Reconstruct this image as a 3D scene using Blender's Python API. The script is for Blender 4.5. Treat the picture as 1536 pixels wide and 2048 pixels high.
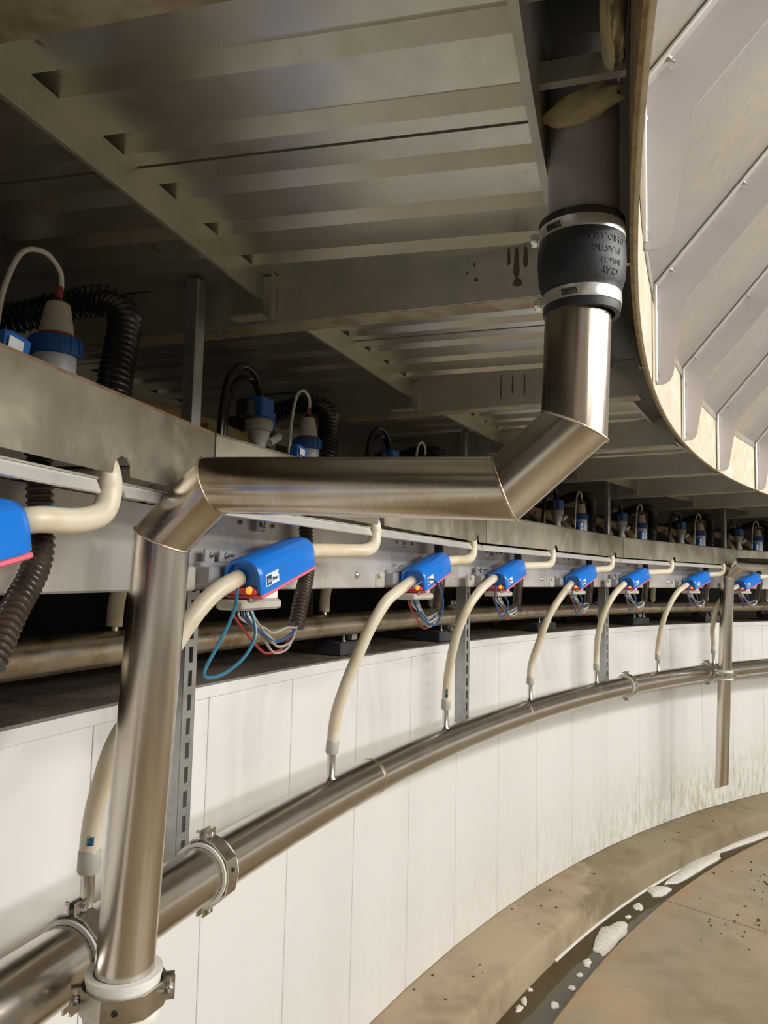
import bpy, math, random
from mathutils import Vector, Matrix
random.seed(7)
for o in list(bpy.data.objects): bpy.data.objects.remove(o)
sc = bpy.context.scene
C = sc.collection
PI = math.pi
# ------------------------------------------------------------------ ring geometry
# The ring centre is the world origin; heights z are given relative to the camera and lifted by ZO.
ZO = 1.645
TH0, DL = 2.80575, 0.0924813           # angle of stall 0 and angular stall pitch
CX, CY = 7.32849, -1.45801
def ang(s): return TH0 - DL * s
def G(s, R, z):
    t = ang(s); return Vector((R * math.cos(t), R * math.sin(t), z + ZO))
def frame(s, R, z):                     # local x = along the ring, y = outward, z = up
    m = Matrix.Rotation(ang(s) - PI / 2, 4, 'Z'); m.translation = G(s, R, z); return m
# ------------------------------------------------------------------ camera
cam = bpy.data.cameras.new('camera'); co = bpy.data.objects.new('camera', cam); C.objects.link(co)
p, r = 0.0847887, -0.0225702
F = Vector((0, math.cos(p), math.sin(p))); U = Vector((0, -math.sin(p), math.cos(p))); X = Vector((1, 0, 0))
X2 = X * math.cos(r) - U * math.sin(r); U2 = U * math.cos(r) + X * math.sin(r)
m = Matrix((X2, U2, -F)).transposed().to_4x4(); m.translation = (-CX, -CY, ZO)
co.matrix_world = m
cam.sensor_fit = 'VERTICAL'; cam.sensor_height = 24; cam.lens = 1498.03 * 24 / 2048
cam.clip_start = 0.02
sc.camera = co
# ------------------------------------------------------------------ world, lamps, exposure
sc.view_settings.view_transform = 'Standard'; sc.view_settings.look = 'None'
sc.view_settings.exposure = 0.14; sc.view_settings.gamma = 1.0
sc.view_settings.use_curve_mapping = False
w = bpy.data.worlds.new('world'); sc.world = w; w.use_nodes = True
w.node_tree.nodes['Background'].inputs[0].default_value = (1.0, 0.98, 0.95, 1)
w.node_tree.nodes['Background'].inputs[1].default_value = 0.27
def area(loc, target, sx, sy, power, col=(1, 0.975, 0.93)):
    l = bpy.data.lights.new('ceiling_lamp', 'AREA'); l.shape = 'RECTANGLE'; l.size = sx; l.size_y = sy
    l.energy = power; l.color = col
    o = bpy.data.objects.new('ceiling_lamp', l); C.objects.link(o)
    o.location = loc
    o.rotation_euler = (Vector(target) - Vector(loc)).to_track_quat('-Z', 'Y').to_euler()
for i in range(9):                      # strip lamps hung in a ring over the work pit
    a = ang(-8 + i * 4.0)
    area((4.3 * math.cos(a), 4.3 * math.sin(a), 3.45), (8.4 * math.cos(a), 8.4 * math.sin(a), 0.6), 1.3, 0.3, 46)
for a in (2.0, 2.75, 3.5, 1.2, 4.4, 5.4):
    area((2.2 * math.cos(a), 2.2 * math.sin(a), 3.0), (8.4 * math.cos(a), 8.4 * math.sin(a), 1.6), 1.4, 0.35, 60)
# ------------------------------------------------------------------ mesh helpers
class MB:
    def __init__(s): s.v = []; s.f = []
    def add(s, vs, fs):
        b = len(s.v); s.v += [Vector(v) for v in vs]; s.f += [tuple(i + b for i in f) for f in fs]; return s
    def box(s, c, d, M=None):
        x, y, z = d[0] / 2, d[1] / 2, d[2] / 2
        vs = [Vector((i * x, j * y, k * z)) for i in (-1, 1) for j in (-1, 1) for k in (-1, 1)]
        if M is not None: vs = [M @ v for v in vs]
        c = Vector(c)
        return s.add([v + c for v in vs], [(0, 1, 3, 2), (4, 6, 7, 5), (0, 4, 5, 1), (2, 3, 7, 6), (0, 2, 6, 4), (1, 5, 7, 3)])
    def bbox(s, c, d, b, M=None):       # box with chamfered vertical + horizontal edges
        x, y, z = d[0] / 2, d[1] / 2, d[2] / 2
        rings = []
        for zz, ins in ((-z, b), (-z + b, 0), (z - b, 0), (z, b)):
            xx, yy = x - ins, y - ins; q = b
            rings.append([(-xx + q, -yy), (xx - q, -yy), (xx, -yy + q), (xx, yy - q), (xx - q, yy), (-xx + q, yy), (-xx, yy - q), (-xx, -yy + q)])
            rings[-1] = [Vector((a, e, zz)) for a, e in rings[-1]]
        vs = [v for rg in rings for v in rg]
        if M is not None: vs = [M @ v for v in vs]
        c = Vector(c); fs = []
        for i in range(3):
            for j in range(8):
                k = (j + 1) % 8; fs.append((i * 8 + j, i * 8 + k, i * 8 + 8 + k, i * 8 + 8 + j))
        fs += [tuple(reversed(range(8))), tuple(range(24, 32))]
        return s.add([v + c for v in vs], fs)
    def prism(s, poly, n, t0, t1):      # poly: list of 3D points (planar), n: extrude direction
        n = Vector(n); k = len(poly)
        vs = [Vector(q) + n * t0 for q in poly] + [Vector(q) + n * t1 for q in poly]
        return s.add(vs, [tuple(reversed(range(k))), tuple(range(k, 2 * k))] + [(i, (i + 1) % k, k + (i + 1) % k, k + i) for i in range(k)])
    def tube(s, pts, rad, n=12, cap=True):
        pts = [Vector(q) for q in pts]; N = len(pts)
        T = []
        for i in range(N):
            a = pts[max(i - 1, 0)]; b = pts[min(i + 1, N - 1)]; T.append((b - a).normalized())
        up = Vector((0, 0, 1)) if abs(T[0].z) < 0.9 else Vector((1, 0, 0))
        nx = T[0].cross(up).normalized(); vs = []
        for i in range(N):
            nx = (nx - T[i] * nx.dot(T[i])).normalized(); ny = T[i].cross(nx)
            rr = rad(i / (N - 1)) if callable(rad) else rad
            vs += [pts[i] + nx * (rr * math.cos(2 * PI * j / n)) + ny * (rr * math.sin(2 * PI * j / n)) for j in range(n)]
        fs = [(i * n + j, i * n + (j + 1) % n, (i + 1) * n + (j + 1) % n, (i + 1) * n + j) for i in range(N - 1) for j in range(n)]
        if cap: fs += [tuple(reversed(range(n))), tuple(range((N - 1) * n, N * n))]
        return s.add(vs, fs)
    def lathe(s, prof, n=24, M=None, cap=True):
        vs = [Vector((q[0] * math.cos(2 * PI * j / n), q[0] * math.sin(2 * PI * j / n), q[1])) for q in prof for j in range(n)]
        if M is not None: vs = [M @ v for v in vs]
        N = len(prof)
        fs = [(i * n + j, i * n + (j + 1) % n, (i + 1) * n + (j + 1) % n, (i + 1) * n + j) for i in range(N - 1) for j in range(n)]
        if cap: fs += [tuple(reversed(range(n))), tuple(range((N - 1) * n, N * n))]
        return s.add(vs, fs)
    def build(s, name, mat, parent=None, inv=None, smooth=True, ang_=35):
        vs = [inv @ v for v in s.v] if inv is not None else s.v
        me = bpy.data.meshes.new(name); me.from_pydata([tuple(v) for v in vs], [], s.f)
        me.validate(); me.materials.append(mat)
        import bmesh
        bm = bmesh.new(); bm.from_mesh(me); bmesh.ops.recalc_face_normals(bm, faces=bm.faces); bm.to_mesh(me); bm.free()
        if smooth:
            me.shade_smooth(); me.set_sharp_from_angle(angle=math.radians(ang_))
        o = bpy.data.objects.new(name, me); C.objects.link(o)
        if parent is not None: o.parent = parent
        return o
def crom(pts, k=8):                     # Catmull-Rom through the nodes
    pts = [Vector(q) for q in pts]; P = [2 * pts[0] - pts[1]] + pts + [2 * pts[-1] - pts[-2]]; out = []
    for i in range(1, len(P) - 2):
        for j in range(k):
            t = j / k; a, b, c, d = P[i - 1], P[i], P[i + 1], P[i + 2]
            out.append(0.5 * ((2 * b) + (c - a) * t + (2 * a - 5 * b + 4 * c - d) * t * t + (3 * b - a - 3 * c + d) * t ** 3))
    out.append(P[-2]); return out
def resample(pts, step):
    d = [0]
    for a, b in zip(pts, pts[1:]): d.append(d[-1] + (b - a).length)
    n = max(2, int(d[-1] / step)); out = []; i = 0
    for k in range(n + 1):
        q = d[-1] * k / n
        while i < len(d) - 2 and d[i + 1] < q: i += 1
        u = (q - d[i]) / max(d[i + 1] - d[i], 1e-9); out.append(pts[i].lerp(pts[i + 1], u))
    return out, d[-1]
def tag(o, label, cat, group=None, kind=None):
    if label: o['label'] = label
    if cat: o['category'] = cat
    if group: o['group'] = group
    if kind: o['kind'] = kind
    return o
def empty(name, M):
    o = bpy.data.objects.new(name, None); o.empty_display_size = 0.05; C.objects.link(o); o.matrix_world = M; return o
def copy_tree(o, M=None, parent=None):
    c = o.copy(); C.objects.link(c); c.parent = parent
    if M is not None: c.matrix_world = M
    for ch in [q for q in bpy.data.objects if q.parent is o]: copy_tree(ch, None, c)
    return c
def hexbolt(mb, c, axis, rad=0.006, h=0.006, stem=0.0):
    axis = Vector(axis).normalized(); q = axis.to_track_quat('Z', 'Y').to_matrix().to_4x4(); q.translation = Vector(c)
    mb.lathe([(rad * 1.35, 0), (rad * 1.35, h * .2), (rad, h * .2), (rad, h * .85), (rad * .8, h)], 6, q)
    if stem: mb.lathe([(rad * .5, h * .9), (rad * .5, h + stem)], 8, q)
def text_mesh(txt, size, ext=0.0004):   # verts/faces of extruded lettering in the XY plane, centred
    cu = bpy.data.curves.new('t', 'FONT'); cu.body = txt; cu.size = size; cu.extrude = ext; cu.align_x = 'CENTER'; cu.align_y = 'CENTER'; cu.resolution_u = 2
    o = bpy.data.objects.new('t', cu); C.objects.link(o)
    bpy.context.view_layer.update()
    me = o.evaluated_get(bpy.context.evaluated_depsgraph_get()).to_mesh()
    vs = [v.co.copy() for v in me.vertices]; fs = [tuple(q.vertices) for q in me.polygons]
    bpy.data.objects.remove(o); bpy.data.curves.remove(cu); return vs, fs
# ------------------------------------------------------------------ materials
MATS = {}
def mat(name, col, rough=0.5, metal=0.0, col2=None, scale=8.0, lo=0.4, hi=0.65, stretch=(1, 1, 1), col3=None, scale3=2.5, lo3=0.5, hi3=0.7,
        bump=0.0, bscale=60.0, bstretch=(1, 1, 1), rvar=0.0, sss=0.0, emit=None, estr=0.0, coat=0.0, obj=False, spec=None, trans=0.0):
    M = bpy.data.materials.new(name); M.use_nodes = True; nt = M.node_tree; N = nt.nodes; L = nt.links
    b = N['Principled BSDF']; b.inputs['Base Color'].default_value = (*col, 1); b.inputs['Roughness'].default_value = rough; b.inputs['Metallic'].default_value = metal
    if spec is not None: b.inputs['Specular IOR Level'].default_value = spec
    if coat: b.inputs['Coat Weight'].default_value = coat; b.inputs['Coat Roughness'].default_value = 0.15
    if trans: b.inputs['Transmission Weight'].default_value = trans
    if sss:
        b.inputs['Subsurface Weight'].default_value = sss; b.inputs['Subsurface Radius'].default_value = (1.0, 0.7, 0.4); b.inputs['Subsurface Scale'].default_value = 0.01
    if emit: b.inputs['Emission Color'].default_value = (*emit, 1); b.inputs['Emission Strength'].default_value = estr
    if obj:
        tc = N.new('ShaderNodeTexCoord'); src = tc.outputs['Object']
    else:
        gp = N.new('ShaderNodeNewGeometry'); src = gp.outputs['Position']
    def noise(sc_, st, det=5, ro=0.6):
        mp = N.new('ShaderNodeMapping'); mp.inputs['Scale'].default_value = st; L.new(src, mp.inputs[0])
        n = N.new('ShaderNodeTexNoise'); n.inputs['Scale'].default_value = sc_; n.inputs['Detail'].default_value = det; n.inputs['Roughness'].default_value = ro
        L.new(mp.outputs[0], n.inputs['Vector']); return n.outputs[0]
    def ramp(x, a, c):
        q = N.new('ShaderNodeMapRange'); q.interpolation_type = 'SMOOTHSTEP'; q.inputs[1].default_value = a; q.inputs[2].default_value = c; L.new(x, q.inputs[0]); return q.outputs[0]
    cur = None
    def mix(f, a, c):
        q = N.new('ShaderNodeMix'); q.data_type = 'RGBA'; L.new(f, q.inputs[0])
        if a is None: q.inputs[6].default_value = (*col, 1)
        else: L.new(a, q.inputs[6])
        q.inputs[7].default_value = (*c, 1); return q.outputs[2]
    if col2: f = ramp(noise(scale, stretch), lo, hi); cur = mix(f, cur, col2)
    if col3: f3 = ramp(noise(scale3, (1.3, 0.9, 1.1)), lo3, hi3); cur = mix(f3, cur, col3)
    if cur is not None: L.new(cur, b.inputs['Base Color'])
    if rvar:
        q = N.new('ShaderNodeMapRange'); q.inputs[1].default_value = 0.3; q.inputs[2].default_value = 0.7; q.inputs[3].default_value = rough - rvar; q.inputs[4].default_value = rough + rvar
        L.new(noise(scale * 1.7, stretch), q.inputs[0]); L.new(q.outputs[0], b.inputs['Roughness'])
    if bump:
        bn = N.new('ShaderNodeBump'); bn.inputs['Strength'].default_value = bump; bn.inputs['Distance'].default_value = 0.004
        L.new(noise(bscale, bstretch), bn.inputs['Height']); L.new(bn.outputs[0], b.inputs['Normal'])
    MATS[name] = M; M['_b'] = 0; return M
drain_steel = mat('brushed_drain_steel', (.62, .575, .52), .22, 1, (.42, .34, .25), 6, .40, .70, (1, 1, .25), (.58, .52, .45), 16, .45, .8, bump=.05, bscale=150, bstretch=(1, 1, .02), rvar=.05)
milk_steel = mat('milk_pipe_steel', (.59, .55, .50), .24, 1, (.49, .44, .38), 4, .40, .75, (1, 1, 1), (.55, .51, .46), 14, .40, .85, bump=.012, bscale=200, rvar=.05)
return_steel = mat('return_pipe_steel', (.60, .53, .43), .32, 1, (.36, .28, .18), 12, .45, .7, bump=.06, bscale=150, rvar=.08)
weld_steel = mat('weld_bead_steel', (.62, .54, .44), .38, 1, (.30, .20, .12), 40, .45, .7, bump=.3, bscale=300)
clamp_steel = mat('clamp_steel', (.56, .52, .47), .30, 1, (.44, .40, .35), 25, .4, .7, rvar=.06)
bolt_steel = mat('bolt_steel', (.50, .48, .45), .35, 1)
galv = mat('galvanised_deck', (.62, .63, .59), .32, .85, (.30, .25, .17), 16, .67, .75, (1, 1, 1), (.57, .58, .54), 9, .4, .7, bump=.02, bscale=60, rvar=.05)
galv2 = mat('galvanised_beam', (.50, .50, .45), .45, .7, (.43, .43, .38), 14, .4, .7, rvar=.06)
dirty_flange = mat('dirty_beam_flange', (.40, .36, .27), .55, .6, (.26, .21, .14), 20, .4, .65)
fascia_steel = mat('fascia_stainless', (.74, .71, .67), .33, .62, (.60, .56, .50), 5, .4, .68, (1, 1, .6), (.75, .73, .69), 18, .5, .75, bump=.03, bscale=40, rvar=.08)
cover_steel = mat('cover_stainless', (.55, .51, .43), .40, .8, (.37, .33, .26), 4.5, .36, .60, (1, 1, .8), (.60, .55, .42), 15, .5, .72, bump=.05, bscale=50, rvar=.1)
cover_rust = mat('cover_rust_edge', (.42, .30, .20), .6, .5, (.28, .18, .11), 30)
lip_steel = mat('lip_polished_steel', (.80, .78, .75), .32, .5, (.7, .68, .64), 20, .5, .75)
skirt_steel = mat('skirt_sheet_steel', (.54, .515, .50), .34, .65, (.60, .555, .44), 2.4, .42, .66, (1, 1, .5), (.50, .48, .47), 40, .45, .7, bump=.06, bscale=50, bstretch=(1, 1, .3), rvar=.06)  # yellowish patches in the colour stand in for reflections on the sheets
fin_steel = mat('fin_sheet_steel', (.63, .59, .61), .38, .45, (.57, .535, .55), 6, .4, .7, bump=.06, bscale=14, rvar=.06)
plywood = mat('plywood_band', (.62, .57, .45), .75, 0, (.52, .46, .33), 60, .4, .65, (1, 1, .4), (.68, .64, .55), 7)
ply_edge = mat('plywood_edge', (.30, .22, .12), .8, 0, (.18, .12, .06), 50)
foam_m = mat('spray_foam', (.50, .43, .25), .85, 0, (.34, .29, .16), 25, .4, .7, bump=.5, bscale=50)
white_pvc = mat('white_pvc_panel', (.78, .77, .75), .32, 0, (.745, .73, .71), 3, .4, .7, (1, 1, .15), coat=.1)
concrete = mat('kerb_concrete', (.38, .295, .185), .72, 0, (.29, .22, .13), 7, .42, .72, (1, 1, 1), (.42, .335, .215), 2.2, .48, .62, bump=.35, bscale=90)
floor_m = mat('wet_floor_concrete', (.29, .235, .15), .34, 0, (.22, .175, .105), 5, .4, .70, (1, 1, 1), (.36, .265, .15), 1.6, .5, .68, bump=.3, bscale=70, rvar=.12)
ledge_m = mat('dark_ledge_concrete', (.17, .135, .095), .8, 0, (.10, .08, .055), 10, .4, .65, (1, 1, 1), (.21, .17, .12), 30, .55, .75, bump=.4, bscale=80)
dark = mat('dark_light_block', (.035, .033, .03), .8, 0, (.02, .02, .018), 4)
dark_steel = mat('dark_frame_steel', (.10, .10, .09), .5, .6)
rubber = mat('black_rubber', (.018, .018, .02), .48, 0, (.03, .03, .033), 20, bump=.1, bscale=120)
rubber_block = mat('rubber_support_block', (.035, .035, .037), .6, 0, (.06, .06, .062), 14, bump=.2, bscale=120)
ribbed_m = mat('black_ribbed_plastic', (.02, .017, .015), .26, 0)
conduit_m = mat('brown_ribbed_conduit', (.06, .042, .03), .28, 0, (.03, .022, .017), 20)
hose_m = mat('milk_hose_rubber', (.72, .66, .52), .36, 0, (.64, .54, .37), 9, .45, .7, sss=.35)
tan_hose = mat('tan_hose_rubber', (.66, .49, .28), .42, 0, (.50, .35, .18), 12, sss=.15)
cuff_m = mat('clear_grey_cuff', (.46, .45, .41), .32, 0, sss=.3)
blue_m = mat('blue_cover_plastic', (.005, .19, .72), .28, 0, (.012, .16, .58), 14, .55, .75)
blue_nut = mat('blue_nut_plastic', (.02, .14, .48), .42, 0)
red_m = mat('red_base_plastic', (.80, .10, .12), .40, 0, sss=.2)
pink_m = mat('pink_gasket', (.85, .16, .24), .4, 0)
orange_m = mat('orange_indicator', (.95, .30, .03), .3, 0, emit=(1, .28, .03), estr=1.2)
grey_pl = mat('grey_bracket_plastic', (.30, .30, .31), .45, 0)
light_pl = mat('pale_bracket_plastic', (.50, .48, .42), .45, 0, (.42, .40, .34), 15)
white_pl = mat('white_plastic', (.78, .77, .74), .4, 0)
bottle_m = mat('bottle_plastic', (.62, .57, .49), .45, 0, (.48, .42, .33), 25, .52, .75, sss=.1)
bottle_w = mat('bottle_white', (.70, .72, .76), .35, 0, sss=.2)
red_ring = mat('red_rubber_ring', (.35, .06, .03), .5)
label_w = mat('label_white', (.85, .86, .88), .4)
label_d = mat('label_dark_blue', (.01, .06, .16), .4)
ink = mat('black_ink', (.01, .01, .01), .5)
plate_m = mat('number_plate', (.80, .79, .74), .35, .1, (.62, .58, .5), 40)
wire_grey = mat('wire_grey', (.36, .33, .29), .4); wire_white = mat('wire_white', (.70, .68, .62), .4)
wire_blue = mat('wire_blue', (.02, .085, .22), .35); tube_blue = mat('air_tube_blue', (.035, .17, .28), .3); wire_red = mat('wire_red', (.33, .03, .03), .4)
liner_m = mat('white_clamp_liner', (.80, .79, .75), .45, 0, (.70, .68, .60), 25)
strut_m = mat('slotted_strut_zinc', (.46, .47, .46), .42, .8, (.38, .39, .38), 30)
band_m = mat('band_clamp_steel', (.80, .78, .75), .28, .75)
spigot_m = mat('grey_spigot', (.42, .40, .40), .38, .2, (.35, .33, .33), 12)
water_m = mat('gutter_water', (.055, .04, .018), .04, 0, (.07, .05, .02), 6, spec=.6)
suds_m = mat('white_suds', (.80, .77, .72), .7, 0, (.66, .62, .55), 70, bump=.6, bscale=200, sss=.2)
def stain_wall():                       # algae and dirt growing up from the foot of the wall, thicker towards the far bay
    nt = white_pvc.node_tree; N = nt.nodes; L = nt.links; b = N['Principled BSDF']
    src = b.inputs['Base Color'].links[0].from_socket
    gp = N.new('ShaderNodeNewGeometry'); sx = N.new('ShaderNodeSeparateXYZ'); L.new(gp.outputs['Position'], sx.inputs[0])
    def mr(x, a, c, lo=0., hi=1.):
        q = N.new('ShaderNodeMapRange'); q.interpolation_type = 'SMOOTHSTEP'; q.inputs[1].default_value = a; q.inputs[2].default_value = c; q.inputs[3].default_value = lo; q.inputs[4].default_value = hi
        L.new(x, q.inputs[0]); return q.outputs[0]
    n = N.new('ShaderNodeTexNoise'); n.inputs['Scale'].default_value = 26; n.inputs['Detail'].default_value = 8; n.inputs['Roughness'].default_value = .75
    mp = N.new('ShaderNodeMapping'); mp.inputs['Scale'].default_value = (1, 1, .35); L.new(gp.outputs['Position'], mp.inputs[0]); L.new(mp.outputs[0], n.inputs[0])
    h = mr(sx.outputs['Z'], .09, .62, 1., 0.); d = mr(sx.outputs['X'], -7.4, -4.6, .0, 1.)
    def ma(op, a, c):
        q = N.new('ShaderNodeMath'); q.operation = op
        for i, v in enumerate((a, c)):
            if isinstance(v, (int, float)): q.inputs[i].default_value = v
            else: L.new(v, q.inputs[i])
        return q.outputs[0]
    hd = ma('MULTIPLY', h, ma('ADD', d, .12)); f = ma('MULTIPLY', hd, mr(n.outputs[0], .40, .66))
    f = ma('MULTIPLY', f, .8)
    q = N.new('ShaderNodeMix'); q.data_type = 'RGBA'; L.new(f, q.inputs[0]); L.new(src, q.inputs[6]); q.inputs[7].default_value = (.42, .38, .20, 1)
    L.new(q.outputs[2], b.inputs['Base Color'])
stain_wall()
def wet_kerb():                         # the far stretch of kerb is dark and damp, with a ragged border
    nt = concrete.node_tree; N = nt.nodes; L = nt.links; b = N['Principled BSDF']; src = b.inputs['Base Color'].links[0].from_socket
    gp = N.new('ShaderNodeNewGeometry'); sx = N.new('ShaderNodeSeparateXYZ'); L.new(gp.outputs['Position'], sx.inputs[0])
    n = N.new('ShaderNodeTexNoise'); n.inputs['Scale'].default_value = 7; n.inputs['Detail'].default_value = 6; L.new(gp.outputs['Position'], n.inputs[0])
    a = N.new('ShaderNodeMath'); a.operation = 'MULTIPLY_ADD'; L.new(n.outputs[0], a.inputs[0]); a.inputs[1].default_value = .45; L.new(sx.outputs['X'], a.inputs[2])
    q = N.new('ShaderNodeMapRange'); q.interpolation_type = 'SMOOTHSTEP'; q.inputs[1].default_value = -6.06; q.inputs[2].default_value = -5.98; q.inputs[4].default_value = .85; L.new(a.outputs[0], q.inputs[0])
    x = N.new('ShaderNodeMix'); x.data_type = 'RGBA'; x.blend_type = 'MULTIPLY'; L.new(q.outputs[0], x.inputs[0]); L.new(src, x.inputs[6]); x.inputs[7].default_value = (.60, .63, .58, 1)
    L.new(x.outputs[2], b.inputs['Base Color'])
wet_kerb()
def floor_border():                     # rust-brown mineral border where the slab meets the gutter
    nt = floor_m.node_tree; N = nt.nodes; L = nt.links; b = N['Principled BSDF']; src = b.inputs['Base Color'].links[0].from_socket
    gp = N.new('ShaderNodeNewGeometry'); sx = N.new('ShaderNodeSeparateXYZ'); L.new(gp.outputs['Position'], sx.inputs[0])
    cb = N.new('ShaderNodeCombineXYZ'); L.new(sx.outputs['X'], cb.inputs[0]); L.new(sx.outputs['Y'], cb.inputs[1])
    le = N.new('ShaderNodeVectorMath'); le.operation = 'LENGTH'; L.new(cb.outputs[0], le.inputs[0])
    n = N.new('ShaderNodeTexNoise'); n.inputs['Scale'].default_value = 5; n.inputs['Detail'].default_value = 6; L.new(gp.outputs['Position'], n.inputs[0])
    a = N.new('ShaderNodeMath'); a.operation = 'MULTIPLY_ADD'; L.new(n.outputs[0], a.inputs[0]); a.inputs[1].default_value = .35; L.new(le.outputs['Value'], a.inputs[2])
    q = N.new('ShaderNodeMapRange'); q.interpolation_type = 'SMOOTHSTEP'; q.inputs[1].default_value = 8.02; q.inputs[2].default_value = 8.20; q.inputs[4].default_value = .7; L.new(a.outputs[0], q.inputs[0])
    x = N.new('ShaderNodeMix'); x.data_type = 'RGBA'; L.new(q.outputs[0], x.inputs[0]); L.new(src, x.inputs[6]); x.inputs[7].default_value = (.34, .215, .10, 1)
    L.new(x.outputs[2], b.inputs['Base Color'])
floor_border()
# ------------------------------------------------------------------ setting: floor, gutter, kerb, wall, ledge
def arc(s0, s1, n): return [s0 + (s1 - s0) * i / n for i in range(n + 1)]
def ring_sweep(prof, ss, closed=True):  # prof: [(R,z)] closed loop, swept along the ring
    mb = MB(); k = len(prof)
    vs = [G(s, R, z) for s in ss for R, z in prof]
    fs = [(i * k + j, i * k + (j + 1) % k, (i + 1) * k + (j + 1) % k, (i + 1) * k + j) for i in range(len(ss) - 1) for j in range(k if closed else k - 1)]
    if closed: fs += [tuple(reversed(range(k))), tuple(range((len(ss) - 1) * k, len(ss) * k))]
    return mb.add(vs, fs)
ZF = -1.645; ZK = -1.553; ZW = -1.682
def redge(s):                           # the floor edge along the gutter is not quite concentric with the wall
    s = max(-4, min(10, s)); return 7.985 + (0.0 if s < 2 else 0.006 * (s - 2) ** 1.75)
fl = tag(empty('floor', Matrix.Identity(4)), None, None, kind='structure')
S_ALL = 2 * PI / DL
js = [-9, -4.2, .2, 4.55, 8.9, 13.2]
def floor_sector(s0, s1, R0):
    ss = arc(s0 + .004, s1 - .004, 12)
    mb = MB(); vs = []
    for s in ss:
        e = redge(s)
        for R, z in ((R0, ZF), (e - .012, ZF), (e, ZF - .012), (e, ZF - .12), (R0, ZF - .12)): vs.append(G(s, R, z))
    k = 5
    fs = [(i * k + j, i * k + (j + 1) % k, (i + 1) * k + (j + 1) % k, (i + 1) * k + j) for i in range(12) for j in range(k)]
    fs += [tuple(reversed(range(k))), tuple(range(12 * k, 13 * k))]
    return mb.add(vs, fs).build('floor_slab', floor_m, fl)
for a, b in zip(js, js[1:]): floor_sector(a, b, 4.0)
mb = MB(); mb.lathe([(4.0, 0), (4.0, -.12)], 96, Matrix.Translation((0, 0, ZF + ZO - .002))); mb.build('inner_floor', floor_m, fl)
ring_sweep([(4.0, ZF - .002), (7.98, ZF - .002), (7.98, ZF - .12), (4.0, ZF - .12)], arc(13.3, S_ALL - 9.1, 70)).build('far_floor', floor_m, fl)
gut = ring_sweep([(7.9, -1.74), (8.2, -1.74), (8.2, -1.79), (7.9, -1.79)], arc(-9, 13, 90)).build('gutter_channel', concrete); tag(gut, None, None, kind='structure')
# worn concrete kerb at the wall foot, slightly uneven along its edge
mb = MB(); vs = []; ss = arc(-9, 13, 220)
for i, s in enumerate(ss):
    e = .004 * math.sin(i * .61) + .003 * math.sin(i * 1.7)
    for R, z in ((8.475, ZK), (8.205 + e, ZK), (8.188 + e, ZK - .007), (8.180 + e * .6, ZK - .022), (8.176, -1.70), (8.176, -1.80), (8.475, -1.80)): vs.append(G(s, R, z))
k = 7; fs = [(i * k + j, i * k + (j + 1) % k, (i + 1) * k + (j + 1) % k, (i + 1) * k + j) for i in range(220) for j in range(k)]
kerb = mb.add(vs, fs).build('kerb', concrete); tag(kerb, None, None, kind='structure')
wa = ring_sweep([(7.9, ZW), (8.178, ZW)], arc(-9, 13, 120), False).build('gutter_water', water_m); tag(wa, 'murky brown water lying in the curved gutter beside the kerb', 'water', kind='stuff')
RW = 8.455
wall = tag(empty('wall_curved', Matrix.Identity(4)), None, None, kind='structure')
PW = .5065; pn = int(10 / PW)
hw = PW * DL * RW / 2 - .0012
pan = MB(); zc0, zc1 = ZK + .002, -.306
pan.bbox((0, .006, (zc0 + zc1) / 2), (2 * hw, .012, zc1 - zc0), .0016)
proto = None
for i in range(-9, 22):
    s = .297 + PW * (i + .5); M = frame(s, RW, 0)
    if proto is None: proto = pan.build('wall_panel', white_pvc, wall); o = proto
    else: o = proto.copy(); C.objects.link(o)
    o.matrix_world = M
ring_sweep([(RW - .006, -.312), (RW - .006, -.283), (RW + .02, -.283), (RW + .02, -.312)], arc(-6, 13, 160)).build('wall_cap', white_pvc, wall)
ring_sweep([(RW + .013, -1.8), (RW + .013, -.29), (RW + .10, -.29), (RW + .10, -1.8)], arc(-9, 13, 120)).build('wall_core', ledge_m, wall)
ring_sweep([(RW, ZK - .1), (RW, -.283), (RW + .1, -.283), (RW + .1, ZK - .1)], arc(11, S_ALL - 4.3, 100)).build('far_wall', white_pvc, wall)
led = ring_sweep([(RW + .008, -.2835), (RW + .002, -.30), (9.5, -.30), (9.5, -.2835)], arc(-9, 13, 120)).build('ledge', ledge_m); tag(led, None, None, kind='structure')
bw = ring_sweep([(9.4, -.32), (9.4, .62), (9.45, .62), (9.45, -.32)], arc(-11, 15, 90)).build('light_block_backing', dark); tag(bw, None, None, kind='structure')  # added dark backing, stops world light coming in under the outer deck
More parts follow.
